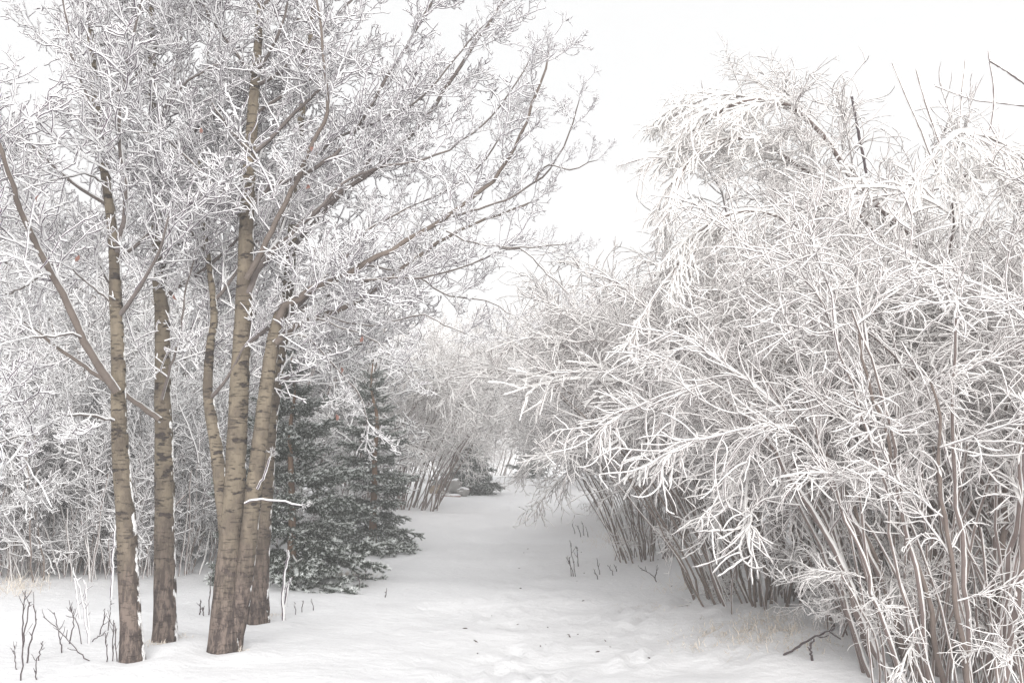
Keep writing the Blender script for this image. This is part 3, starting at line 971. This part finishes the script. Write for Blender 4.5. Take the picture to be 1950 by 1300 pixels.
# ------------------------------------------------------------------ spruces
def spruce_branch(g):
    """a drooping bough of brush-like needle fingers, 1 m long along +X; rime sits on the outer needles"""
    A = grow(np.zeros((1, 3)), np.array([[1, 0, -0.16]]), np.array([1.0]), 10, up=0.034, wig=0.04, g=g)
    lines = [(A[0], 0.3)]
    n = 19
    for i, s in enumerate(np.linspace(0.12, 0.98, n)):
        p, d = along(A[0], s)
        side = 1 if i % 2 else -1
        a = R(g.uniform(30, 60)) * side
        dd = np.array([math.cos(a) * d[0] - math.sin(a) * d[1], math.sin(a) * d[0] + math.cos(a) * d[1], d[2] + g.uniform(-.40, .12)])
        L = (0.42 * (1 - s) + 0.13) * g.uniform(0.75, 1.2)
        T = grow(np.array([p]), dd[None], np.array([L]), 7, up=0.02, wig=0.07, g=g)[0]
        lines.append((T, 0.15))
        for k in range(int(L / 0.085)):
            q, e = along(T, g.uniform(0.2, 0.95))
            sd = 1 if k % 2 else -1
            a2 = R(g.uniform(30, 60)) * sd
            ee = np.array([math.cos(a2) * e[0] - math.sin(a2) * e[1], math.sin(a2) * e[0] + math.cos(a2) * e[1], e[2] + g.uniform(-.6, .2)])
            lines.append((grow(np.array([q]), ee[None], np.array([g.uniform(0.08, 0.16)]), 5, up=0.05, wig=0.05, g=g)[0], 0.0))
    V, mi = [], []
    for T, s_min in lines:
        L = float(np.sum(np.linalg.norm(np.diff(T, axis=0), axis=1)))
        cnt = int(L * 700) + 20
        hoary = g.choice([0.25, 0.8, 1.0])
        s = s_min + (1 - s_min) * g.random(cnt)
        f = s * (len(T) - 1)
        i = np.clip(f.astype(int), 0, len(T) - 2)
        fr = (f - i)[:, None]
        P = T[i] * (1 - fr) + T[i + 1] * fr
        d = unit(T[i + 1] - T[i])
        q = unit(np.cross(d, g.normal(0, 1, d.shape)))
        tipd = unit(d * 0.6 + q * 0.85)
        ln = g.uniform(0.022, 0.036, cnt)[:, None]
        wd = unit(np.cross(tipd, g.normal(0, 1, d.shape))) * 0.0036
        V.extend(np.stack([P - wd, P + wd, P + tipd * ln], 1))
        outer = np.clip(P[:, 0] * 1.5 - 0.1, 0, 1)
        p_fr = 0.03 + 0.22 * np.clip(tipd[:, 2], 0, 1) + 0.9 * hoary * outer * np.clip((s - 0.55) * 4, 0, 1) * (0.35 + 0.65 * (tipd[:, 2] > -0.1))
        mi.extend((g.random(cnt) < p_fr).astype(int))
    V = np.array(V).reshape(-1, 3)
    F = np.arange(len(V)).reshape(-1, 3)
    return mesh_from('branch', V, F, [m_needle, m_needle_frost], smooth=False, midx=mi)


g = np.random.default_rng(77)
SPRUCE_BR = [spruce_branch(g) for _ in range(5)]


def spruce(base, H, Rb, label, nwh, per, seed, bare=0.06, tilt0=(-4, 12), droop_low=-14):
    rs = random.Random(seed)
    S = thing('spruce_tree', base, label, 'tree', 'dark spruces by the path')
    P = catmull([np.array([base.x, base.y, base.z - .1 + H * k / 6]) + np.array([rs.gauss(0, .012) * k, 0, 0]) for k in range(7)], 18)
    line_part(S, 'trunk', P, np.linspace(0.022 * H, 0.008, 18), 10, m_spruce_bark, 0.05)
    for w in range(nwh):
        s = bare + (0.985 - bare) * (w / (nwh - 1)) ** 0.92
        p, t = along(P, s)
        L = Rb * (1 - s) ** 0.78 + 0.10
        m = max(4, int(per * (0.5 + 0.5 * (1 - s))))
        for k in range(m):
            az = 2 * math.pi * (k + rs.uniform(-.25, .25)) / m + w * 1.1
            el = R(droop_low + (52 - droop_low) * s ** 1.5 + rs.uniform(-7, 7))
            sc_ = L * rs.uniform(0.55, 1.18)
            o = bpy.data.objects.new('branch', rs.choice(SPRUCE_BR))
            link(o, S)
            o.matrix_basis = (Matrix.Translation(Vector(p) + Vector((0, 0, rs.uniform(-.05, .05))) - S.location) @ Matrix.Rotation(az, 4, 'Z') @ Matrix.Rotation(-el, 4, 'Y') @ Matrix.Rotation(rs.uniform(-.3, .3), 4, 'X')
                              @ Matrix.Diagonal((sc_, sc_ * rs.choice((-1, 1)), sc_ * 1.0, 1)))
    return S


spruce(G(552, 1102), 3.2, 1.25, 'broad dark spruce behind the aspen clump, skirt touching the snow', 11, 15, 1, bare=0.05)
spruce(G(710, 1048), 3.6, 0.86, 'slender pointed dark spruce with bare orange trunk showing, beside the path', 16, 11, 2, bare=0.07)
spruce(spot(893, 32.5), 2.05, 1.15, 'low bushy spruce behind the rocks where the path narrows', 13, 13, 3, bare=0.03)
spruce(spot(1003, 44.0), 1.5, 1.0, 'small hazy spruce at the far end of the path', 9, 9, 4, bare=0.03)
spruce(spot(40, 20.0), 2.1, 1.0, 'dark spruce buried behind the sapling thicket at the picture edge', 10, 9, 5)

# ------------------------------------------------------------------ rocks
def rock(loc, size, label, mat, seed, snow=True):
    import bmesh
    bm = bmesh.new()
    bmesh.ops.create_icosphere(bm, subdivisions=3, radius=1.0)
    for v in bm.verts:
        n_ = mnoise.noise(v.co * 1.3 + Vector((seed, 0, 0))) * 0.35 + mnoise.noise(v.co * 3.1 + Vector((0, seed, 0))) * 0.12
        v.co *= 1 + n_
        v.co = Vector((round(v.co.x * 2.2) / 2.2 * .45 + v.co.x * .55, round(v.co.y * 2.2) / 2.2 * .45 + v.co.y * .55, v.co.z))
        v.co.x *= size[0]; v.co.y *= size[1]; v.co.z *= size[2]
    me = bpy.data.meshes.new('rock')
    bm.to_mesh(me); bm.free()
    me.materials.append(mat)
    me.polygons.foreach_set('use_smooth', np.full(len(me.polygons), True))
    o = bpy.data.objects.new('rock', me)
    link(o)
    o.location = loc
    return tag(o, label, 'rock', 'rocks beside the path')


def rock_mat(name, a, b, thr):
    return frosted(name, a, b, (0.86, 0.86, 0.88), thr, 0.12, 3, 0.8, wind=(0, 0, 1), bark_noise=4, trans=0.0)


m_rock_tan = rock_mat('tan_rock', (0.22, 0.17, 0.12), (0.36, 0.29, 0.22), 0.98)
m_rock_grey = rock_mat('grey_rock', (0.20, 0.19, 0.18), (0.36, 0.35, 0.34), 0.62)
m_rock_red = rock_mat('reddish_rock', (0.22, 0.14, 0.12), (0.34, 0.23, 0.20), 0.7)


def rocks():
    D = G(850, 945).y
    for (x, y, dy, size, lab, mt, sd) in (
            (832, 933, .3, (.25, .22, .19), 'rounded tan boulder under the willow stems', m_rock_tan, 3.1),
            (866, 925, .4, (.27, .24, .25), 'pointed grey boulder with snow cap, tallest of the pile', m_rock_grey, 9.7),
            (882, 936, -.1, (.21, .19, .15), 'snowy boulder lying before the pointed grey one', m_rock_grey, 14.2),
            (853, 944, -.3, (.42, .2, .07), 'flat reddish slab lying in front of the boulders', m_rock_red, 21.5)):
        p = at(x, y, D + dy)
        p.z = max(gz(p.x, p.y) + size[2] * .35, p.z)
        rock(p, size, lab, mt, sd)


rocks()

# ------------------------------------------------------------------ weed stalks and bare shoots in the snow
def weed(name, label, stalks, width, group, frost=False, cat='plant'):
    """stalks: list of pixel polylines, first point on the snow"""
    b = G(*stalks[0][0])
    W = thing(name, b, label, cat, group)
    for st in stalks:
        g0 = G(*st[0])
        D = g0.y
        P = trace([(x, y) for x, y in st], D, D + rnd.uniform(-.06, .06), max(6, 4 * len(st)))
        P[0, 2] -= 0.05
        P[1:-1] += rng.normal(0, 0.004, P[1:-1].shape)
        r = width * D / FPX / 2
        line_part(W, 'stalk', P, np.linspace(r, r * .6, len(P)), 5, m_aspen_twig if frost else m_weed, 0.25)
        H = np.linalg.norm(P[-1] - P[0])
        S, Dd, t_ = children(P[None], 4 if H > .15 else 2, 0.3, 0.97, 25, 55)
        Q = grow(S, Dd, rng.uniform(.03, .13, len(S)) * min(1, H / .4), 5, up=.15, wig=.15)
        for q in Q:
            line_part(W, 'side_shoot', q, np.linspace(r * .6, r * .35, 5), 4, m_aspen_twig if frost else m_weed, 0.3)
    return W


def weeds():
    gname = 'dark weed stalks standing in the snow'
    weed('weed_stalk', 'three tallest dark weed stalks close together at the picture edge',
         [[(40, 1300), (45, 1220), (53, 1160), (58, 1145)], [(43, 1235), (43, 1180), (48, 1125)], [(50, 1265), (60, 1215), (68, 1180), (63, 1152)]], 3.24, gname)
    weed('weed_stalk', 'short crooked dark stalk beside the three tallest ones', [[(32, 1278), (29, 1250), (28, 1228)]], 2.88, gname)
    weed('weed_stalk', 'pair of short dark stalks lowest in the picture', [[(68, 1300), (70, 1252)], [(73, 1260), (78, 1235), (82, 1220)]], 2.88, gname)
    weed('weed_stalk', 'long dark stick slanting down into the snow', [[(182, 1268), (150, 1240), (118, 1205), (82, 1173)]], 2.88, gname)
    weed('weed_stalk', 'forked dark stalks leaning above the slanting stick', [[(119, 1243), (112, 1205), (103, 1165)], [(130, 1225), (140, 1180), (133, 1155)], [(157, 1226), (146, 1185), (133, 1158)]], 2.52, gname)
    weed('weed_stalk', 'tall frosted stalks with dry brown seed head', [[(170, 1226), (160, 1160), (152, 1120), (143, 1095)], [(152, 1185), (148, 1140), (141, 1100)], [(172, 1218), (165, 1150), (163, 1108)]], 4.5, gname, True)
    weed('weed_stalk', 'two thin leaning stalks left of the slim aspen with a crossbar twig', [[(190, 1208), (197, 1180), (200, 1158)], [(206, 1202), (209, 1170), (210, 1143)], [(172, 1222), (200, 1205)]], 2.16, gname)
    weed('weed_stalk', 'three straight dark stalks right at the foot of the slim aspen', [[(205, 1272), (201, 1205)], [(214, 1268), (216, 1180)], [(223, 1270), (218, 1185)]], 2.52, gname)
    weed('weed_stalk', 'frosted shoot standing between slim aspen and thicket', [[(212, 1137), (214, 1090), (217, 1030), (220, 1000)]], 6, gname, True)
    weed('weed_stalk', 'small dark stalks between the straight aspen and the clump', [[(380, 1172), (383, 1143)], [(388, 1174), (385, 1155)], [(397, 1172), (400, 1120), (402, 1095)]], 2.52, gname)
    weed('weed_stalk', 'frosted bare shoots just right of the aspen clump', [[(540, 1176), (538, 1130), (545, 1078), (550, 1055)], [(542, 1150), (552, 1100)], [(518, 1110), (535, 1085), (550, 1058)]], 7, gname, True)
    weed('weed_stalk', 'single short frosted shoot before the broad spruce', [[(567, 1112), (566, 1085), (563, 1066)]], 8, gname, True)
    weed('weed_stalk', 'tiny stubble stalks in the snow below the broad spruce', [[(563, 1162), (562, 1147)], [(575, 1158), (578, 1143)], [(597, 1157), (594, 1140)], [(512, 1150), (510, 1135)]], 1.80, gname)
    weed('weed_stalk', 'dry stem curling at the edge of the spruce skirt', [[(684, 1122), (684, 1104), (676, 1092)], [(697, 1108), (697, 1066)]], 1.80, gname)
    weed('weed_stalk', 'single short stalk alone on open snow beside the path', [[(733, 1136), (737, 1119)]], 2.16, gname)
    weed('weed_stalk', 'tallest thin stalks of the tuft on the sunken path edge', [[(1096, 1092), (1090, 1060), (1085, 1028)], [(1102, 1075), (1098, 1040)], [(1092, 1090), (1078, 1060)], [(1088, 1090), (1084, 1060)]], 1.87, gname)
    weed('weed_stalk', 'thin grey stalks on the snow just above that path tuft', [[(1106, 1018), (1100, 1000)], [(1112, 1015), (1110, 995)], [(1095, 1014), (1090, 998)], [(1120, 1018), (1115, 1002)]], 1.58, gname)
    weed('weed_stalk', 'thin stalks on the bank between path tuft and willow foot', [[(1139, 1100), (1130, 1082)], [(1142, 1090), (1137, 1065)], [(1168, 1092), (1160, 1078)], [(1175, 1085), (1170, 1075)]], 1.73, gname)
    weed('weed_stalk', 'fallen twig with upright side shoot on the willow bank', [[(1253, 1105), (1235, 1090), (1218, 1080)], [(1248, 1100), (1252, 1075)]], 1.87, gname)
    weed('weed_stalk', 'dark bent bare branch lying at the big willow foot', [[(1487, 1250), (1520, 1230), (1560, 1208), (1590, 1195)], [(1548, 1256), (1543, 1235), (1550, 1215)]], 5, gname, cat='branch')


weeds()

# ------------------------------------------------------------------ dry grass and litter
def grass():
    V, F = [], []
    gg = np.random.default_rng(12)

    def blades(x, y, sx, sy, n, h):
        for k in range(n):
            px, py = x + gg.normal(0, sx), y + gg.normal(0, sy)
            b = G(px, py)
            a = gg.uniform(0, 2 * math.pi)
            lean = gg.uniform(0.5, 2.2)
            d = np.array([math.cos(a) * lean, math.sin(a) * lean, 1.0])
            d = d / np.linalg.norm(d)
            L = h * gg.uniform(.5, 1.3)
            b = np.array([b.x, b.y, float(gfull(np.float64(b.x), np.float64(b.y))) - 0.01])
            w = np.array([-math.sin(a), math.cos(a), 0]) * 0.0035
            m_ = b + d * L * .6
            t_ = b + d * L + np.array([0, 0, -0.25 * L])
            i = len(V)
            V.extend([b - w, b + w, m_ + w * .7, m_ - w * .7, t_])
            F.extend([(i, i + 1, i + 2, i + 3)])
            V.extend([t_ + w * .2, t_ - w * .2, m_ + w * .7, m_ - w * .7])
            F.extend([(i + 8, i + 7, i + 5, i + 6)])

    for (x, y, sx, sy, n, h) in ((1360, 1222, 45, 8, 420, .10), (1420, 1200, 60, 10, 380, .11), (1250, 1165, 25, 5, 160, .09), (1490, 1215, 55, 14, 360, .14),
                                 (1180, 1158, 12, 3, 50, .07), (1300, 1115, 30, 8, 120, .16), (1170, 1030, 30, 12, 160, .25), (1450, 1180, 30, 6, 160, .15),
                                 (660, 1098, 25, 4, 160, .20), (620, 1100, 15, 3, 80, .22), (295, 1240, 14, 4, 50, .09), (455, 1250, 12, 3, 40, .09), (515, 1170, 12, 3, 40, .08),
                                 (25, 1120, 25, 8, 110, .3), (60, 1110, 20, 6, 80, .25), (350, 1225, 10, 2, 24, .08)):
        blades(x, y, sx, sy, n, h)
    V = np.array(V)
    F = np.array(F)
    o = bpy.data.objects.new('dry_grass', mesh_from('dry_grass', V, F, m_grass, smooth=False))
    link(o)
    tag(o, 'tan dry grass blades poking through the thin snow', 'grass', kind='stuff')
    # dark bits of bark and leaf on the path
    P, rr = [], []
    for k in range(75):
        y = gg.uniform(950, 1285) if k % 3 else gg.uniform(915, 980)
        x = gg.uniform(880, 1300) if k % 3 else gg.uniform(930, 1090)
        b = G(x, y)
        a = gg.uniform(0, 6.28)
        L = gg.uniform(.008, .03)
        z = float(gfull(np.float64(b.x), np.float64(b.y))) + .004
        c = np.array([b.x, b.y, z])
        d = np.array([math.cos(a), math.sin(a), gg.uniform(-.1, .6)]) * L
        P.append([c - d, c, c + d])
        rr.append([.003, .006, .003])
    V, F = tubes(np.array(P), np.array(rr), 4, .2)
    o = bpy.data.objects.new('twig_litter', mesh_from('twig_litter', V, F, m_litter))
    link(o)
    tag(o, 'tiny dark crumbs of bark and twig scattered on the snowy path', 'litter', kind='stuff')


grass()
